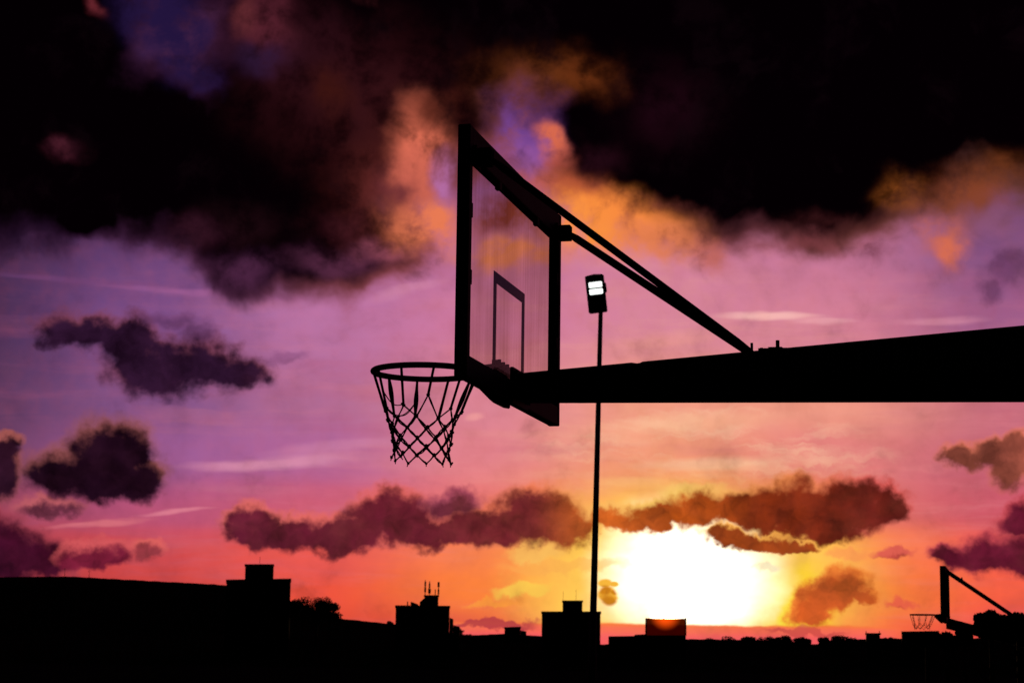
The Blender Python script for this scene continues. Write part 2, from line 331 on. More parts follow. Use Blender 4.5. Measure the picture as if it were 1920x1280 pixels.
def glass_material():
    m = bpy.data.materials.new('dusty_backboard_glass'); m.use_nodes = True; t = m.node_tree; t.nodes.clear(); l = t.links.new
    o = t.nodes.new('ShaderNodeOutputMaterial'); tr = t.nodes.new('ShaderNodeBsdfTransparent'); gl = t.nodes.new('ShaderNodeBsdfGlossy')
    gl.inputs['Roughness'].default_value = .015; gl.inputs['Color'].default_value = (.85, .85, .85, 1)
    lw = t.nodes.new('ShaderNodeLayerWeight'); lw.inputs['Blend'].default_value = .5
    pw = t.nodes.new('ShaderNodeMath'); pw.operation = 'POWER'; l(lw.outputs['Facing'], pw.inputs[0]); pw.inputs[1].default_value = 5
    ma = t.nodes.new('ShaderNodeMath'); ma.operation = 'MULTIPLY_ADD'; l(pw.outputs[0], ma.inputs[0]); ma.inputs[1].default_value = .12; ma.inputs[2].default_value = .015
    # grime: vertical run marks and smears, thin brown film
    tc_ = t.nodes.new('ShaderNodeTexCoord'); mp = t.nodes.new('ShaderNodeMapping'); l(tc_.outputs['Object'], mp.inputs[0]); mp.inputs['Scale'].default_value = (1, 16, 1.1)
    n1 = t.nodes.new('ShaderNodeTexNoise'); n1.inputs['Scale'].default_value = 1.2; n1.inputs['Detail'].default_value = 6; l(mp.outputs[0], n1.inputs['Vector'])
    n2 = t.nodes.new('ShaderNodeTexNoise'); n2.inputs['Scale'].default_value = 2.2; n2.inputs['Detail'].default_value = 5; l(tc_.outputs['Object'], n2.inputs['Vector'])
    mu = t.nodes.new('ShaderNodeMath'); mu.operation = 'ADD'; l(n1.outputs[0], mu.inputs[0]); l(n2.outputs[0], mu.inputs[1])
    rp = t.nodes.new('ShaderNodeValToRGB'); l(mu.outputs[0], rp.inputs[0]) if False else None
    hf = t.nodes.new('ShaderNodeMath'); hf.operation = 'MULTIPLY'; l(mu.outputs[0], hf.inputs[0]); hf.inputs[1].default_value = .5; l(hf.outputs[0], rp.inputs[0])
    rp.color_ramp.elements[0].position = .35; rp.color_ramp.elements[0].color = (.93, .90, .88, 1)
    rp.color_ramp.elements[1].position = .66; rp.color_ramp.elements[1].color = (.70, .65, .58, 1)
    l(rp.outputs[0], tr.inputs[0])
    mx = t.nodes.new('ShaderNodeMixShader'); l(ma.outputs[0], mx.inputs[0]); l(tr.outputs[0], mx.inputs[1]); l(gl.outputs[0], mx.inputs[2])
    tl = t.nodes.new('ShaderNodeBsdfTranslucent'); tl.inputs[0].default_value = (.5, .42, .33, 1)
    m2 = t.nodes.new('ShaderNodeMixShader'); m2.inputs[0].default_value = .008; l(mx.outputs[0], m2.inputs[1]); l(tl.outputs[0], m2.inputs[2])
    l(m2.outputs[0], o.inputs[0]); return m
M_GLASS = glass_material()

# ------------------------------------------------------------------ mesh helpers
class MB:
    def __init__(s): s.v = []; s.f = []; s.sm = False
    def add(s, v, f):
        b = len(s.v); s.v += [tuple(p) for p in v]; s.f += [tuple(i+b for i in q) for q in f]; return s
    def box(s, x0, x1, y0, y1, z0, z1):
        return s.add([(x, y, z) for z in (z0, z1) for y in (y0, y1) for x in (x0, x1)],
                     [(0, 2, 3, 1), (4, 5, 7, 6), (0, 1, 5, 4), (2, 6, 7, 3), (0, 4, 6, 2), (1, 3, 7, 5)])
    def prism_y(s, prof, y0, y1):             # profile in x,z extruded along y
        n = len(prof)
        return s.add([(x, y0, z) for x, z in prof]+[(x, y1, z) for x, z in prof],
                     [tuple(range(n)), tuple(range(2*n-1, n-1, -1))]+[(i, i+n, (i+1) % n+n, (i+1) % n) for i in range(n)])
    def tube(s, pts, r, n=8, caps=True, close=False):
        pts = [Vector(p) for p in pts]; k = len(pts); rr = r if isinstance(r, (list, tuple)) else [r]*k
        b = len(s.v); up = None
        for i, p in enumerate(pts):
            if close: d = pts[(i+1) % k]-pts[i-1]
            else: d = pts[min(i+1, k-1)]-pts[max(i-1, 0)]
            d.normalize()
            if up is None: up = Vector((0, 0, 1)) if abs(d.z) < .9 else Vector((1, 0, 0))
            a = d.cross(up); a.normalize(); c = a.cross(d); up = c
            for j in range(n):
                t = 2*pi*j/n; s.v.append(tuple(p+(a*cos(t)+c*sin(t))*rr[i]))
        for i in range(k if close else k-1):
            i2 = (i+1) % k
            for j in range(n):
                s.f.append((b+i*n+j, b+i*n+(j+1) % n, b+i2*n+(j+1) % n, b+i2*n+j))
        if caps and not close:
            s.f.append(tuple(b+j for j in range(n-1, -1, -1))); s.f.append(tuple(b+(k-1)*n+j for j in range(n)))
        return s
    def ball(s, p, r, sc=(1, 1, 1)):
        b = bmesh.new(); bmesh.ops.create_icosphere(b, subdivisions=1, radius=r)
        s.add([(v.co.x*sc[0]+p[0], v.co.y*sc[1]+p[1], v.co.z*sc[2]+p[2]) for v in b.verts], [[v.index for v in f.verts] for f in b.faces]); b.free(); return s
    def xf(s, fn): s.v = [tuple(fn(Vector(p))) for p in s.v]; return s
    def build(s, name, material, parent=None, bevel=0, smooth=False):
        me = bpy.data.meshes.new(name); me.from_pydata(s.v, [], s.f); me.materials.append(material)
        b = bmesh.new(); b.from_mesh(me); bmesh.ops.recalc_face_normals(b, faces=b.faces)
        if bevel: bmesh.ops.bevel(b, geom=[e for e in b.edges if len(e.link_faces) == 2 and e.calc_face_angle(0) > .5], offset=bevel, segments=2, affect='EDGES')
        b.to_mesh(me); b.free()
        if smooth: me.shade_smooth()
        o = bpy.data.objects.new(name, me); COL.objects.link(o); o.parent = parent; return o
def empty(name, loc, rz, label, cat, group=None):
    o = bpy.data.objects.new(name, None); COL.objects.link(o); o.location = loc; o.rotation_euler = (0, 0, rz)
    tag(o, label, cat, group); return o
def tag(o, label, cat, group=None, kind=None):
    o['label'] = label; o['category'] = cat
    if group: o['group'] = group
    if kind: o['kind'] = kind
def structure(o): o['kind'] = 'structure'; return o

# ------------------------------------------------------------------ ground, court, hills
gm = MB()
ys = [-60, -20, 0, 12, 20, 28, 34, 60, 150, 300, 900, 2500]
xs = [-2500, -600, -200, -60, -20, 0, 20, 60, 200, 600, 2500]
def gz(y): return 0 if y < 22 else (-.3 if y > 32 else -.3*(y-22)/10)
gm.add([(x, y, gz(y)) for y in ys for x in xs], [(j*len(xs)+i, j*len(xs)+i+1, (j+1)*len(xs)+i+1, (j+1)*len(xs)+i) for j in range(len(ys)-1) for i in range(len(xs)-1)])
structure(gm.build('ground', M_GROUND))
YAW = .235712; BX, BY = -.02372, 9.02924
EX = Vector((cos(YAW), -sin(YAW), 0)); EY = Vector((sin(YAW), cos(YAW), 0))
def court(x0, x1, y0, y1, z, m, name):
    b = MB(); o = Vector((BX, BY, 0))
    b.box(x0, x1, y0, y1, z-.003, z); b.xf(lambda p: o+EX*p.x+EY*p.y+Vector((0, 0, p.z)))
    return b
structure(court(-27.2, 2.5, -8.5, 8.5, .006, 0, 'c').build('court_surface', M_COURT))
cl = MB()
for x0, x1, y0, y1 in [(-26.8, 1.25, -7.5, -7.45), (-26.8, 1.25, 7.45, 7.5), (1.2, 1.25, -7.45, 7.45), (-4.6, 1.2, -2.45, -2.4), (-4.6, 1.2, 2.4, 2.45), (-4.6, -4.55, -2.4, 2.4)]:
    cl.box(x0, x1, y0, y1, .0075, .0105)
cl.xf(lambda p: Vector((BX, BY, 0))+EX*p.x+EY*p.y+Vector((0, 0, p.z)))
structure(cl.build('court_markings', M_LINE))

def ridge(name, prof, Y, front, back, rough, seed):
    rnd = random.Random(seed); b = MB(); P_ = []
    for (a, c) in zip(prof, prof[1:]):
        n = max(1, int(abs(c[0]-a[0])/7))
        for i in range(n): t = i/n; P_.append((a[0]+(c[0]-a[0])*t, a[1]+(c[1]-a[1])*t))
    P_.append(prof[-1])
    top = [at(x, y+rnd.uniform(-rough, rough), Y) for x, y in P_]
    rows = [(-front, 0, 0), (-front*.5, .55, .25), (-front*.15, .92, .5), (0, 1, 1), (back*.2, .97, 1), (back*.6, .6, .5), (back, 0, 0)]
    n = len(top)
    for dy, k, r_ in rows:
        for p in top:
            b.v.append((p.x*(Y+dy)/Y, Y+dy, -.6+(p.z+.6)*k + (rnd.uniform(-.2, .2) if 0 < k < .95 else 0)))
    for j in range(len(rows)-1):
        for i in range(n-1): b.f.append((j*n+i, j*n+i+1, (j+1)*n+i+1, (j+1)*n+i))
    return structure(b.build(name, M_HILL, smooth=False))
ridge('hill', [(-900, 1085), (-200, 1079), (0, 1081), (130, 1080), (240, 1086), (424, 1096), (500, 1112), (560, 1132), (640, 1159), (680, 1163), (725, 1168), (740, 1169), (860, 1188), (900, 1196), (1050, 1215)], 620, 120, 500, .5, 3)
ridge('ridge', [(-900, 1190), (500, 1190), (800, 1192), (868, 1191), (905, 1189), (945, 1187), (1000, 1191), (1020, 1192), (1110, 1204), (1129, 1208), (1141, 1207), (1200, 1200), (1290, 1197), (1420, 1199), (1500, 1203), (1522, 1207), (1531, 1207), (1560, 1199), (1650, 1196), (1760, 1196), (1920, 1195), (2900, 1195)], 430, 70, 150, .5, 4)

# ------------------------------------------------------------------ buildings on the skyline
def block(root, name, px0, px1, pyl, pyr, Y, depth, m=None, zb=-.5, parapet=.25):
    a = at(px0, pyl, Y); c = at(px1, pyr, Y); b = MB(); k = (Y+depth)/Y*.999
    o = root.location
    x0, x1 = a.x, c.x
    V = [(x0, Y, zb), (x1, Y, zb), (x1*k, Y+depth, zb), (x0*k, Y+depth, zb), (x0, Y, a.z), (x1, Y, c.z), (x1*k, Y+depth, c.z), (x0*k, Y+depth, a.z)]
    b.add([(v[0]-o.x, v[1]-o.y, v[2]-o.z) for v in V], [(3, 2, 1, 0), (4, 5, 6, 7), (0, 1, 5, 4), (1, 2, 6, 5), (2, 3, 7, 6), (3, 0, 4, 7)])
    return b.build(name, m or M_WALL, root)
def coping(root, px0, px1, py, py2, Y, depth, t=.22, over=.12):
    a = at(px0, py, Y); c = at(px1, py2, Y); o = root.location; b = MB(); k = (Y+depth)/Y
    V = [(a.x-over, Y-over, a.z-t), (c.x+over, Y-over, c.z-t), (c.x*k+over, Y+depth+over, c.z-t), (a.x*k-over, Y+depth+over, a.z-t), (a.x-over, Y-over, a.z+.01), (c.x+over, Y-over, c.z+.01), (c.x*k+over, Y+depth+over, c.z+.01), (a.x*k-over, Y+depth+over, a.z+.01)]
    b.add([(v[0]-o.x, v[1]-o.y, v[2]-o.z) for v in V], [(3, 2, 1, 0), (4, 5, 6, 7), (0, 1, 5, 4), (1, 2, 6, 5), (2, 3, 7, 6), (3, 0, 4, 7)])
    return b.build('parapet', M_ROOF, root)
def mast(root, px, py0, py1, Y, r=.06, cross=()):
    o = root.location; b = MB(); p0 = at(px, py0, Y)-o; p1 = at(px, py1, Y)-o; p1.x = p0.x
    b.tube([p0, p1], r, 6)
    for t, w in cross:
        z = p0.z+(p1.z-p0.z)*t; b.box(p0.x-w/2, p0.x+w/2, p0.y-.07, p0.y+.07, z-.45, z+.45)
    return b.build('antenna', M_GALV, root)
def bld(name, px, Y, label, cat='building', group=None):
    p = at(px, 1200, Y); return empty(name, (p.x, Y, -.4), 0, label, cat, group)
Yb = 380
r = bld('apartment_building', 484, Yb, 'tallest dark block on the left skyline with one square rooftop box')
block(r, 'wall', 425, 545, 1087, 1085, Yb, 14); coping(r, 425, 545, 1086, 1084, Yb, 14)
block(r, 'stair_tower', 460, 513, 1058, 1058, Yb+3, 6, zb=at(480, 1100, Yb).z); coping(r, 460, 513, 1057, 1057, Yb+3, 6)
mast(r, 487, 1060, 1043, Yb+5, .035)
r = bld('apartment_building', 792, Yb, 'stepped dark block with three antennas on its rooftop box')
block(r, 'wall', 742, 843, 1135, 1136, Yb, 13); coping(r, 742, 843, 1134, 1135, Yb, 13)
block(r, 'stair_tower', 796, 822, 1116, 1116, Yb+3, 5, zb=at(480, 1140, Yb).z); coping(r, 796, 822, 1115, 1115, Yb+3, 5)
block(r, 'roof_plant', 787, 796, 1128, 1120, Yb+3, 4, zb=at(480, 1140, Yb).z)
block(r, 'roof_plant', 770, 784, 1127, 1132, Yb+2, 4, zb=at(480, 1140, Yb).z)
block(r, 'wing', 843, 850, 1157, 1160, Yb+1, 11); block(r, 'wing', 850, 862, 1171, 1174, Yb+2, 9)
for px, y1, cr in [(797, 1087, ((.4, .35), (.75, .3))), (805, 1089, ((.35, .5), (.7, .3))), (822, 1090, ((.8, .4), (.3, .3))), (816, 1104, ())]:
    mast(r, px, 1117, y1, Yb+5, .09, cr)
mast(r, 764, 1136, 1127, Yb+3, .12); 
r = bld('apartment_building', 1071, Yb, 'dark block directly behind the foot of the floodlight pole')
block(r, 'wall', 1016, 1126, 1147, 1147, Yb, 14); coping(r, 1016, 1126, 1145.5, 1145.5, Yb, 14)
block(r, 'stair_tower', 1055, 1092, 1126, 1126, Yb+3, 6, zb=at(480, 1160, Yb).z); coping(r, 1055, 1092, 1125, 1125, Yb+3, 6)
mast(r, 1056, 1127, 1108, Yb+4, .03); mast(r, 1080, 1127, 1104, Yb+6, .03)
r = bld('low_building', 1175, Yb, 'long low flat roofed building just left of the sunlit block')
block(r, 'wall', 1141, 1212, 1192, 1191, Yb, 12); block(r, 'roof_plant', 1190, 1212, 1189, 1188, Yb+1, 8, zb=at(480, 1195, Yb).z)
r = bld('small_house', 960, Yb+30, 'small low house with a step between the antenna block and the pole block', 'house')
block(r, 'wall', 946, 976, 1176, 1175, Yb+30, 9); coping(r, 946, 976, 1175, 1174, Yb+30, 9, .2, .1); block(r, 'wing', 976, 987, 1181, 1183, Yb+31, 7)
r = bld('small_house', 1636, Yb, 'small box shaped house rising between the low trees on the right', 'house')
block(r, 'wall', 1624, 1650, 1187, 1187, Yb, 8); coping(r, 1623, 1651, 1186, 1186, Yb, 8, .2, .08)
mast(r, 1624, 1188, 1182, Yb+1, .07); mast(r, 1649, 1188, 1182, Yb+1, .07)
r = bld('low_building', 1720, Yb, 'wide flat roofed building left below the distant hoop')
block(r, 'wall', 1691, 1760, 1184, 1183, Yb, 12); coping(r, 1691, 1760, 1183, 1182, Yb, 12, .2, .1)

# block in front of the sun: added amber see-through top imitates lens flare
def flare_tint():
    m = bpy.data.materials.new('amber_flare_tint'); m.use_nodes = True; t = m.node_tree; t.nodes.clear(); l = t.links.new
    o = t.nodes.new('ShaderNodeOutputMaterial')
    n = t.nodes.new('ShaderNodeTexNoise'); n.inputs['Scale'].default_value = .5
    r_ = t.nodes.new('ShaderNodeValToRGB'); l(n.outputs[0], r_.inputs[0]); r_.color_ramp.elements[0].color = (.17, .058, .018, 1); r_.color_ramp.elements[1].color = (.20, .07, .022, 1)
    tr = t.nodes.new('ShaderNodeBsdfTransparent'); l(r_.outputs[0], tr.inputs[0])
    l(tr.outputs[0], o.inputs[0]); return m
M_AMBER = flare_tint()
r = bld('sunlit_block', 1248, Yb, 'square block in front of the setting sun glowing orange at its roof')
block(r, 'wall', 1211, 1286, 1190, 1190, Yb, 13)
gb = block(r, 'flare_glow_box', 1211, 1286, 1158, 1159, Yb+.05, 12.8, M_AMBER, zb=at(1211, 1190, Yb).z+.002)  # added tinted box; the sky's sun behind it gives the flare glow
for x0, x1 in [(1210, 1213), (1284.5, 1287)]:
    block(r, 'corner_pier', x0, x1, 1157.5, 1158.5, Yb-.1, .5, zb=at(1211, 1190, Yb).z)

# ------------------------------------------------------------------ trees
def tree(px, py_top, wpx, Y, label, zbase=None, leaf=.4, n=1500, seed=0, group='low trees along the skyline', squash=.8, cat='tree'):
    rnd = random.Random(seed); top = at(px, py_top, Y); R_ = wpx/FPX*Y/2; zb = -.35 if zbase is None else zbase
    H = top.z-zb; cz = H-R_*squash
    root = empty('broadleaf_tree', (top.x, Y, zb), rnd.uniform(0, 6), label, cat, group)
    t = MB(); hh = max(cz, H*.3); t.tube([(0, 0, -.3), (.05*R_, 0, hh*.5), (0, .04*R_, hh), (.03*R_, 0, H-R_*.5)], [.09*R_+.04, .07*R_+.03, .05*R_+.02, .02*R_], 8)
    for k in range(6):
        a = k*1.05+rnd.random(); z0 = hh*(.55+.07*k)
        t.tube([(0, 0, z0), (cos(a)*R_*.35, sin(a)*R_*.35, z0+R_*.3), (cos(a)*R_*.75, sin(a)*R_*.75, z0+R_*.45+.1*R_)], [.04*R_+.02, .03*R_+.01, .01*R_], 6)
    t.build('trunk', M_BARK, root, smooth=True)
    c = MB(); cl_ = []
    for k in range(16):
        a = rnd.uniform(0, 2*pi); rr = R_*sqrt(rnd.random())*.72; zz = cz+R_*squash*rnd.uniform(-.6, .62)*(1-.5*(rr/R_)**2)
        cl_.append((cos(a)*rr, sin(a)*rr, zz, R_*rnd.uniform(.28, .46)))
    cl_.append((0, 0, H-R_*.42, R_*.42))
    for i in range(n):
        x, y, z, q = rnd.choice(cl_)
        d = Vector((rnd.gauss(0, 1), rnd.gauss(0, 1), rnd.gauss(0, 1))).normalized()*q*rnd.random()**.45
        p = Vector((x, y, z))+Vector((d.x, d.y, d.z*.8)); p.z = min(p.z, H)
        u = Vector((rnd.gauss(0, 1), rnd.gauss(0, 1), rnd.gauss(0, 1))).normalized(); v = u.orthogonal().normalized(); v.rotate(Matrix.Rotation(rnd.uniform(0, 6.3), 3, u))
        w = u.cross(v); s_ = leaf*rnd.uniform(.6, 1.2)
        c.add([p-v*s_*.5, p+w*s_*.28, p+v*s_*.5, p-w*s_*.28], [(0, 1, 2, 3)])
    c.build('crown', M_LEAF, root); return root
k = 0
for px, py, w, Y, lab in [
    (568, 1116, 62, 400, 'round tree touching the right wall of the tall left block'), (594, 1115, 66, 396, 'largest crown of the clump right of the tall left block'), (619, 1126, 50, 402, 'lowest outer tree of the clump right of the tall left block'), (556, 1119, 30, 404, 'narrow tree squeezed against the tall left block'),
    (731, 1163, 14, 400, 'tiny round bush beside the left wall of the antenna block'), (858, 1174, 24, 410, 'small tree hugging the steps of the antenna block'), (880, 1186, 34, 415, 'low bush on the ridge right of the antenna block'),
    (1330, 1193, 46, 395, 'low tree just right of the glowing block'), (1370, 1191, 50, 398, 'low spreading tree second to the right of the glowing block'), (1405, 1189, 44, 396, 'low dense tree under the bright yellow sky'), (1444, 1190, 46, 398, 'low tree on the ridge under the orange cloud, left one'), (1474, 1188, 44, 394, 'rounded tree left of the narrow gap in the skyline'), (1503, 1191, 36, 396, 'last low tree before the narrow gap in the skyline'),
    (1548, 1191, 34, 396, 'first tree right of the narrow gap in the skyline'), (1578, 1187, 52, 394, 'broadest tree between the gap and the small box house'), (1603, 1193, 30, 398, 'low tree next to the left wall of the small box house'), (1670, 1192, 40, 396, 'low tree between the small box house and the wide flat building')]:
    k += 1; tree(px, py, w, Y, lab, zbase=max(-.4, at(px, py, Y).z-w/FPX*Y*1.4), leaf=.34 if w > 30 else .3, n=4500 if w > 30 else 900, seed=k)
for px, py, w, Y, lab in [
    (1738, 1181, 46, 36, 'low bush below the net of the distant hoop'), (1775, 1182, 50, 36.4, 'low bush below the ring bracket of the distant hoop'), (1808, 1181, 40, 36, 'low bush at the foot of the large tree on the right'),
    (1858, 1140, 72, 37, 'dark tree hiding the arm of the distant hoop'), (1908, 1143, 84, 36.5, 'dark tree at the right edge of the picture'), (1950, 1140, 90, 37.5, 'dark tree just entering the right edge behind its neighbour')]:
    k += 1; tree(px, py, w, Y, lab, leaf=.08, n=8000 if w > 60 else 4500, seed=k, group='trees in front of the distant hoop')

# ------------------------------------------------------------------ floodlight pole
PY = 60.0
pt = at(1126.5, 590, PY)
root = empty('floodlight_pole', (pt.x, PY, -.3), 0, 'tall slim floodlight pole with two lit lamp windows at its top', 'floodlight')
def loc(px, py, dy=0): return at(px, py, PY+dy)-Vector(root.location)
p = MB(); zt = pt.z+.3
p.tube([(0, 0, 0), (0, 0, zt*.18), (0, 0, zt*.19), (0, 0, zt*.55), (0, 0, zt+.35)], [.135, .125, .108, .088, .066], 14); p.xf(lambda q: Vector((q.x-.018*(zt+.35-q.z), q.y, q.z))); p.build('pole', M_GALV, root, smooth=True)
p = MB(); p.box(-.25, .25, -.25, .25, -.02, .04); 
for sx in (-1, 1):
    for sy in (-1, 1): p.tube([(sx*.19, sy*.19, .04), (sx*.19, sy*.19, .1)], .02, 6)
p.xf(lambda q: Vector((q.x-.018*(zt+.35), q.y, q.z))); p.build('base_plate', M_GALV, root)
# lamp head: flat box leaning forward and a little to the left
def head(u, v, w):      # u 0..1 across, v 0..1 up, w toward the camera (m)
    a = loc(1104, 590); b = loc(1138.5, 586); c = loc(1095.5, 523); 
    q = a+(b-a)*u+(c-a)*v; n = Vector((.06, -1, -.28)).normalized()
    q = q+Vector((0, -.34*v, 0)); return q+n*w+Vector((0, -.16, 0))
hd = MB(); prof = [(0, .03), (.06, 0), (.94, 0), (1, .03), (1, .965), (.94, .992), (.5, 1.015), (.06, .985), (0, .96)]
n_ = len(prof)
hd.add([head(u, v, .07) for u, v in prof]+[head(u, v, -.07) for u, v in prof], [tuple(range(n_)), tuple(range(2*n_-1, n_-1, -1))]+[(i, i+n_, (i+1) % n_+n_, (i+1) % n_) for i in range(n_)])
for i in range(9): 
    u0 = .12+i*.09; hd.add([head(u, v, w) for w in (-.07, -.12) for u, v in ((u0, .12), (u0+.02, .12), (u0+.02, .9), (u0, .9))], [(0, 1, 2, 3), (7, 6, 5, 4), (0, 4, 5, 1), (1, 5, 6, 2), (2, 6, 7, 3), (3, 7, 4, 0)])
lamp = hd.build('lamp_head', M_GALV, root)
br = MB(); br.tube([(0, 0, zt-.12), (.0, -.05, zt+.1), head(.66, .1, -.1)], .04, 8); br.build('bracket', M_GALV, root)
br = MB(); br.tube([head(.96, .5, 0), head(1.05, .53, 0), head(1.05, .74, -.05), head(.96, .77, -.05)], .025, 6); br.build('side_handle', M_GALV, lamp)
for v0, v1 in ((.495, .64), (.675, .82)):
    pn = MB(); pr_ = []
    for (cu, cv, st) in ((.80, v1-.03, 0), (.20, v1-.03, 1), (.20, v0+.03, 2), (.80, v0+.03, 3)):
        for q in range(5):
            a = pi/2*(st+q/4); pr_.append((cu+.06*cos(a), cv+.03*sin(a)))
    n2 = len(pr_)
    pn.add([head(u-.0, v, .075) for u, v in pr_]+[head(u, v, .071) for u, v in pr_], [tuple(range(n2)), tuple(range(2*n2-1, n2-1, -1))]+[(i, i+n2, (i+1) % n2+n2, (i+1) % n2) for i in range(n2)])
    pn.build('lit_lens', M_LAMP, lamp)

# small masts on the left hill
for px, y0, y1, lab in [(121, 1082, 1064, 'thin mast on the left hilltop, nearer the edge of the picture'), (167, 1083, 1068, 'shorter thin mast on the left hilltop, nearer the tall block')]:
    a = at(px, y0, 640); b = at(px, y1, 640); o = MB(); o.tube([(0, 0, -4), (0, 0, b.z-a.z)], [.14, .05], 6); o.box(-.5, .5, -.03, .03, b.z-a.z-.5, b.z-a.z-.42)
    q = o.build('antenna_mast', M_GALV); q.location = (a.x, 640, a.z); tag(q, lab, 'mast', 'thin masts on the left hill')

# ------------------------------------------------------------------ basketball hoops
PX = 3.1                                      # distance from board face to the post
def hoop(origin, label, far=False, seed=1):
    rnd = random.Random(seed)
    root = empty('basketball_hoop', origin, -(YAW+.012) if far else -YAW, label, 'basketball hoop', 'outdoor basketball hoops')
    sh = lambda b: b.xf(lambda p: Vector((p.x-PX, p.y, p.z)))
    def put(b, name, m, parent=root, **k): return sh(b).build(name, m, parent, **k)
    D = .11 if far else .053; zb, zt = 2.9, 3.95
    fr = MB()
    fr.box(0, D, -.9, -.85, zb, zt); fr.box(0, D, .855, .9, zb, zt)
    fr.box(.001, D-.001, -.85, .855, zt-.122, zt-.001); fr.box(.001, D-.001, -.85, .855, zb+.001, zb+.092)
    put(fr, 'backboard_frame', M_STEEL, bevel=.003)
    gl = MB(); gl.box(.012, .024, -.85, .855, zb+.0921, zt-.1221); gob = put(gl, 'glass_panel', M_GLASS)
    tg = MB(); t0, t1 = .0085, .0118
    tg.box(t0, t1, -.295, -.248, 3.0, 3.45); tg.box(t0, t1, .248, .295, 3.0, 3.45); tg.box(t0, t1, -.248, .248, 3.402, 3.45); tg.box(t0, t1, -.248, .248, 3.0, 3.05)
    put(tg, 'target_rectangle', M_TAPE, gob)
    for y, z in ((-.845, 3.32), (-.845, 3.6), (.85, 3.3), (.85, 3.62), (-.35, 3.826), (.4, 3.826)): clp = MB(); clp.box(.027, .05, y-.02, y+.02, z-.03, z+.03); put(clp, 'glass_clip', M_STEEL)
    # ring
    rc = (-.376, 0, 3.05); R_ = .2365
    rg = MB(); pts = [(rc[0]+R_*cos(2*pi*i/56), R_*sin(2*pi*i/56), rc[2]) for i in range(56)]
    rg.tube(pts, .0135, 10, close=True)
    ring = put(rg, 'ring', M_RING, smooth=True)
    bk = MB()
    bk.prism_y([(-.152, 3.058), (-.158, 3.03), (-.14, 2.995), (-.1, 2.955), (-.055, 2.91), (-.035, 2.893), (-.001, 2.887), (-.001, 3.075), (-.03, 3.072)], -.09, .09)
    for s in (-1, 1): bk.tube([(-.02, s*.1, 3.045), (-.17, s*.115, 3.05), (-.25, s*.198, 3.05)], .011, 8)
    brk = put(bk, 'ring_bracket', M_RING, bevel=.004)
    bo = MB()
    for x, y in ((-.012, -.085), (-.014, 0), (-.012, .07)): bo.tube([(x, y, 3.07), (x, y, 3.088)], .009, 6)
    bo.box(-.03, -.006, -.15, .15, 3.045, 3.078)
    put(bo, 'bolt', M_GALV, brk)
    # net: ten doubled straps, then knotted diamonds
    nt = MB(); n = 10; K = .9
    rows = [(.2365, 3.046), (.172, 2.868), (.151, 2.822), (.139, 2.775), (.131, 2.728), (.124, 2.692), (.134, 2.650)]
    if far: rows = rows[:4]
    drop = {3: .012, 8: .05}
    def node(r_, i):
        R0, z = rows[r_]; a = 2*pi*(i+.5*(r_ % 2 == 0 and r_ > 0) + off)/n
        rn = random.Random(r_*100+i % n+seed); a += rn.uniform(-.025, .025)*(r_ > 0); z += (rn.uniform(-.004, .004)-.055*R0*sin(a))*(r_ > 0); R0 *= 1+rn.uniform(-.03, .03)*(r_ > 0)
        if r_ == len(rows)-1: z += rn.uniform(-.014, .02)
        if r_ in (1,) and (i % n) in drop: z += drop[i % n]
        return Vector((rc[0]+R0*cos(a)-.012*(r_ > 0), R0*sin(a), z))
    off = .194
    def cord(p, q, r_, sag=0.0, sep=.006, nseg=7):
        d = q-p; s1 = d.cross(Vector((rnd.uniform(-1, 1), rnd.uniform(-1, 1), rnd.uniform(-.3, .3)))).normalized()
        ph = rnd.uniform(0, 6)
        for sg in (-1, 1):
            pts = []
            for k_ in range(nseg+1):
                t = k_/nseg; w = sin(pi*t); pts.append(p+d*t+Vector((0, 0, -sag*w))+s1*(sg*sep*w*(.55+.45*sin(ph+5*t))))
            nt.tube(pts, r_, 5)
    def knot(p, s=1.0):
        nt.ball(p, .0098*s, (1, 1, .9)); nt.ball(p+Vector((rnd.uniform(-.006, .006), rnd.uniform(-.006, .006), .006)), .0065*s)
    for i in range(n):
        a = node(0, i); b = node(1, i)
        cord(a, b, .003 if far else .0062, 0, .0065)
        nt.ball(a+(b-a)*.03, .008)
    for r_ in range(1, len(rows)-1):
        for i in range(n):
            p = node(r_, i); knot(p)
            if r_ % 2 == 1: nb = (i-1, i)
            else: nb = (i, i+1)
            for j in nb: cord(p, node(r_+1, j), .0026 if far else .0031, rnd.uniform(0, .004), .0036)
    for i in range(n):
        q = node(len(rows)-1, i); knot(q, .75)
        nt.tube([q, q+Vector((rnd.uniform(-.01, .01), 0, -.014))], .0024, 4)
    if not far:                                # slack loops that came off their knots
        for i, f0, f1 in ((3, .62, .95), (6, .55, .97)):
            a0, a1 = node(0, i), node(1, i); b0, b1 = node(0, i+1), node(1, i+1)
            cord(a0+(a1-a0)*f0, b0+(b1-b0)*f1, .0024, .030, .003, 10)
    else: pass
    netp = put(nt, 'net', M_CORD, ring)
    # support arm: tapering box beam
    SL = -.26 if far else 0
    def ax(x): return SL*max(0, x)
    az_top = lambda x: (3.038+(x-.267)*.0733) if not far else (3.02+ax(x))
    az_bot = lambda x: (2.911-.0145*(x-.22)) if not far else (2.80+ax(x)*.9)
    arm = MB(); hw = .095
    prof = [(x, az_bot(x)) for x in (.068, .6, 1.2, 2.0, PX+.12)]+[(x, az_top(x)) for x in (PX+.12, 2.0, 1.2, .625, .6, .585, .068)]
    if not far:
        prof[-3] = (.615, az_top(.6)-.006); prof[-4] = (.635, az_top(.63)); 
    arm.prism_y(prof, -hw, hw); armo = put(arm, 'support_arm', M_STEEL, bevel=.004)
    mp = MB(); mp.box(D+.001, D+.0145, -.15, .15, 2.885, 3.045 if not far else 3.0)
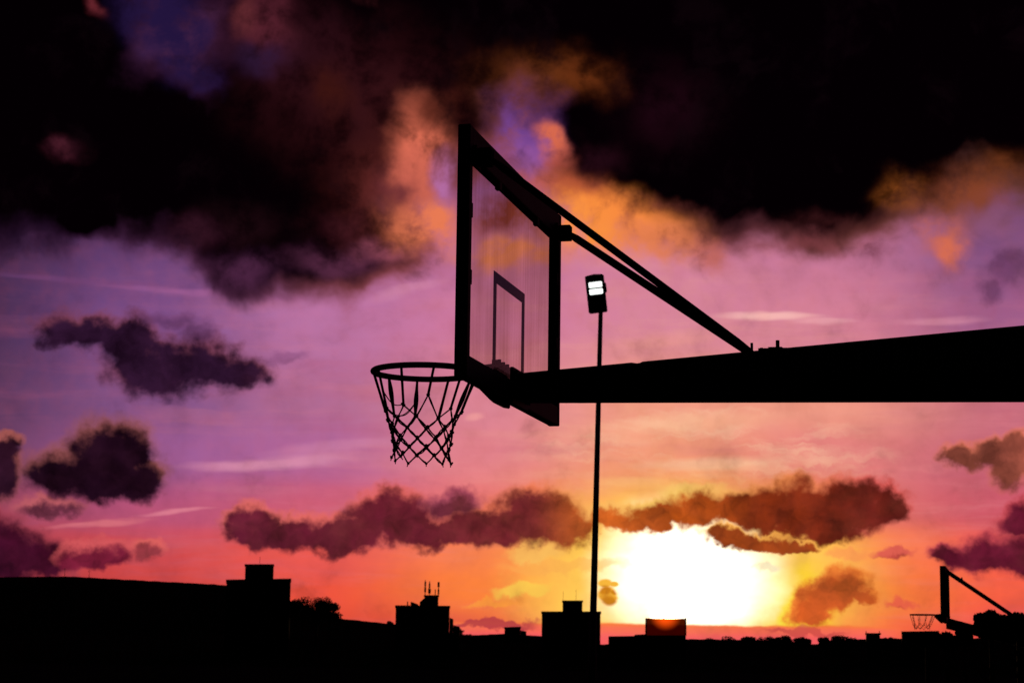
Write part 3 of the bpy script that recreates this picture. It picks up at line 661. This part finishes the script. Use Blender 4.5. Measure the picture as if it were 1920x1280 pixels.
    for y in (-.125, .125):
        for z in (2.92, 3.02): mp.tube([(D+.0145, y, z), (D+.032, y, z)], .012, 6)
    put(mp, 'mounting_plate', M_STEEL)
    # braces from the upper corners of the board back to the arm
    xe, ye, ze = (1.10, .055, 3.105) if not far else (2.15, .06, 2.47)
    for s in (-1, 1):
        zs = 3.83 if s < 0 else 3.842
        if far: zs = 3.875
        st = MB(); YB = .45 if far else .8; a = Vector((.105, s*YB, zs)); b = Vector((xe, s*ye, ze)); d = (b-a).normalized()
        rr = .0158 if s < 0 else .0188
        if far: rr = .036
        st.tube([a-d*.0, a+d*.03, a+d*.075, b-d*.07, b-d*.02, b+d*.03], [rr*.55, rr*.75, rr, rr, rr*.85, rr*.6], 10)
        so = put(st, 'brace', M_STEEL, smooth=True)
        hb = MB(); hb.box(D+.0005, D+.012, s*YB-.035, s*YB+.035, zs-.045, zs+.045)
        for q in (-.016, .012): hb.box(D+.012, .125, s*YB+q, s*YB+q+.005, zs-.034, zs+.03)
        hb.tube([(.108, s*YB-.034, zs+.002), (.108, s*YB+.034, zs+.002)], .009, 8)
        hb.tube([(.085, s*YB-.03, zs-.022), (.085, s*YB+.03, zs-.022)], .006, 6); hb.box(.068, .122, s*YB-.03, s*YB+.03, zs+.026, zs+.034); hb.box(.066, .122, s*YB-.026, s*YB+.026, zs-.038, zs-.032)
        put(hb, 'brace_bracket', M_STEEL, so)
    if not far:
        lg = MB(); zt_ = az_top(1.2)
        lg.box(1.14, 1.26, -.06, .06, zt_-.002, zt_+.010); lg.prism_y([(1.185, zt_+.01), (1.175, zt_+.016), (1.235, zt_+.016), (1.245, zt_+.01)], -.05, .05)
        lg.tube([(1.213, 0, zt_+.01), (1.213, 0, zt_+.052)], .0085, 8); lg.tube([(1.213, 0, zt_+.03), (1.213, 0, zt_+.052)], .0075, 8)
        lg.tube([(1.103, -.02, zt_-.02), (1.103, -.02, zt_+.040)], .006, 8); lg.tube([(1.131, .02, zt_-.02), (1.131, .02, zt_+.022)], .005, 8); lg.box(1.14, 1.152, -.03, .03, zt_+.008, zt_+.017)
        put(lg, 'hinge_lug', M_GALV, armo)
    else:
        for t, dz, h_ in ((.13, .045, .06), (.52, -.05, .05), (.66, -.10, .10)):
            c_ = Vector((.105, -.45, 3.875)).lerp(Vector((xe, -ye, ze)), t); lg = MB()
            lg.prism_y([(c_.x-.05, c_.z-.03), (c_.x+.05, c_.z-.05), (c_.x+.03, c_.z+dz+(.02 if dz > 0 else -.02)), (c_.x, c_.z+dz)][::1], c_.y-.045, c_.y+.045)
            put(lg, 'brace_clamp', M_GALV, armo)
    # post and base outside the picture
    po = MB(); zp = az_bot(PX)
    po.box(PX-.11, PX+.11, -.11, .11, .05, zp-.002); put(po, 'post', M_STEEL, bevel=.008)
    bs = MB(); bs.box(PX-.3, PX+.3, -.3, .3, 0, .05)
    for sx in (-1, 1):
        for sy in (-1, 1): bs.tube([(PX+sx*.22, sy*.22, .05), (PX+sx*.22, sy*.22, .11)], .018, 6)
    put(bs, 'base_plate', M_GALV, bevel=.006)
    return root
o0 = Vector((BX, BY, 0))+EX*PX
hoop((o0.x, o0.y, .008), 'near basketball hoop with scratched clear backboard and frayed cord net')
YF = 39.5; bf = at(1767, 1153, YF)
o1 = Vector((bf.x, YF, 0))+EX*PX
hoop((o1.x, o1.y, bf.z-3.04), 'small distant basketball hoop at the right edge, seen edge on', far=True, seed=5)
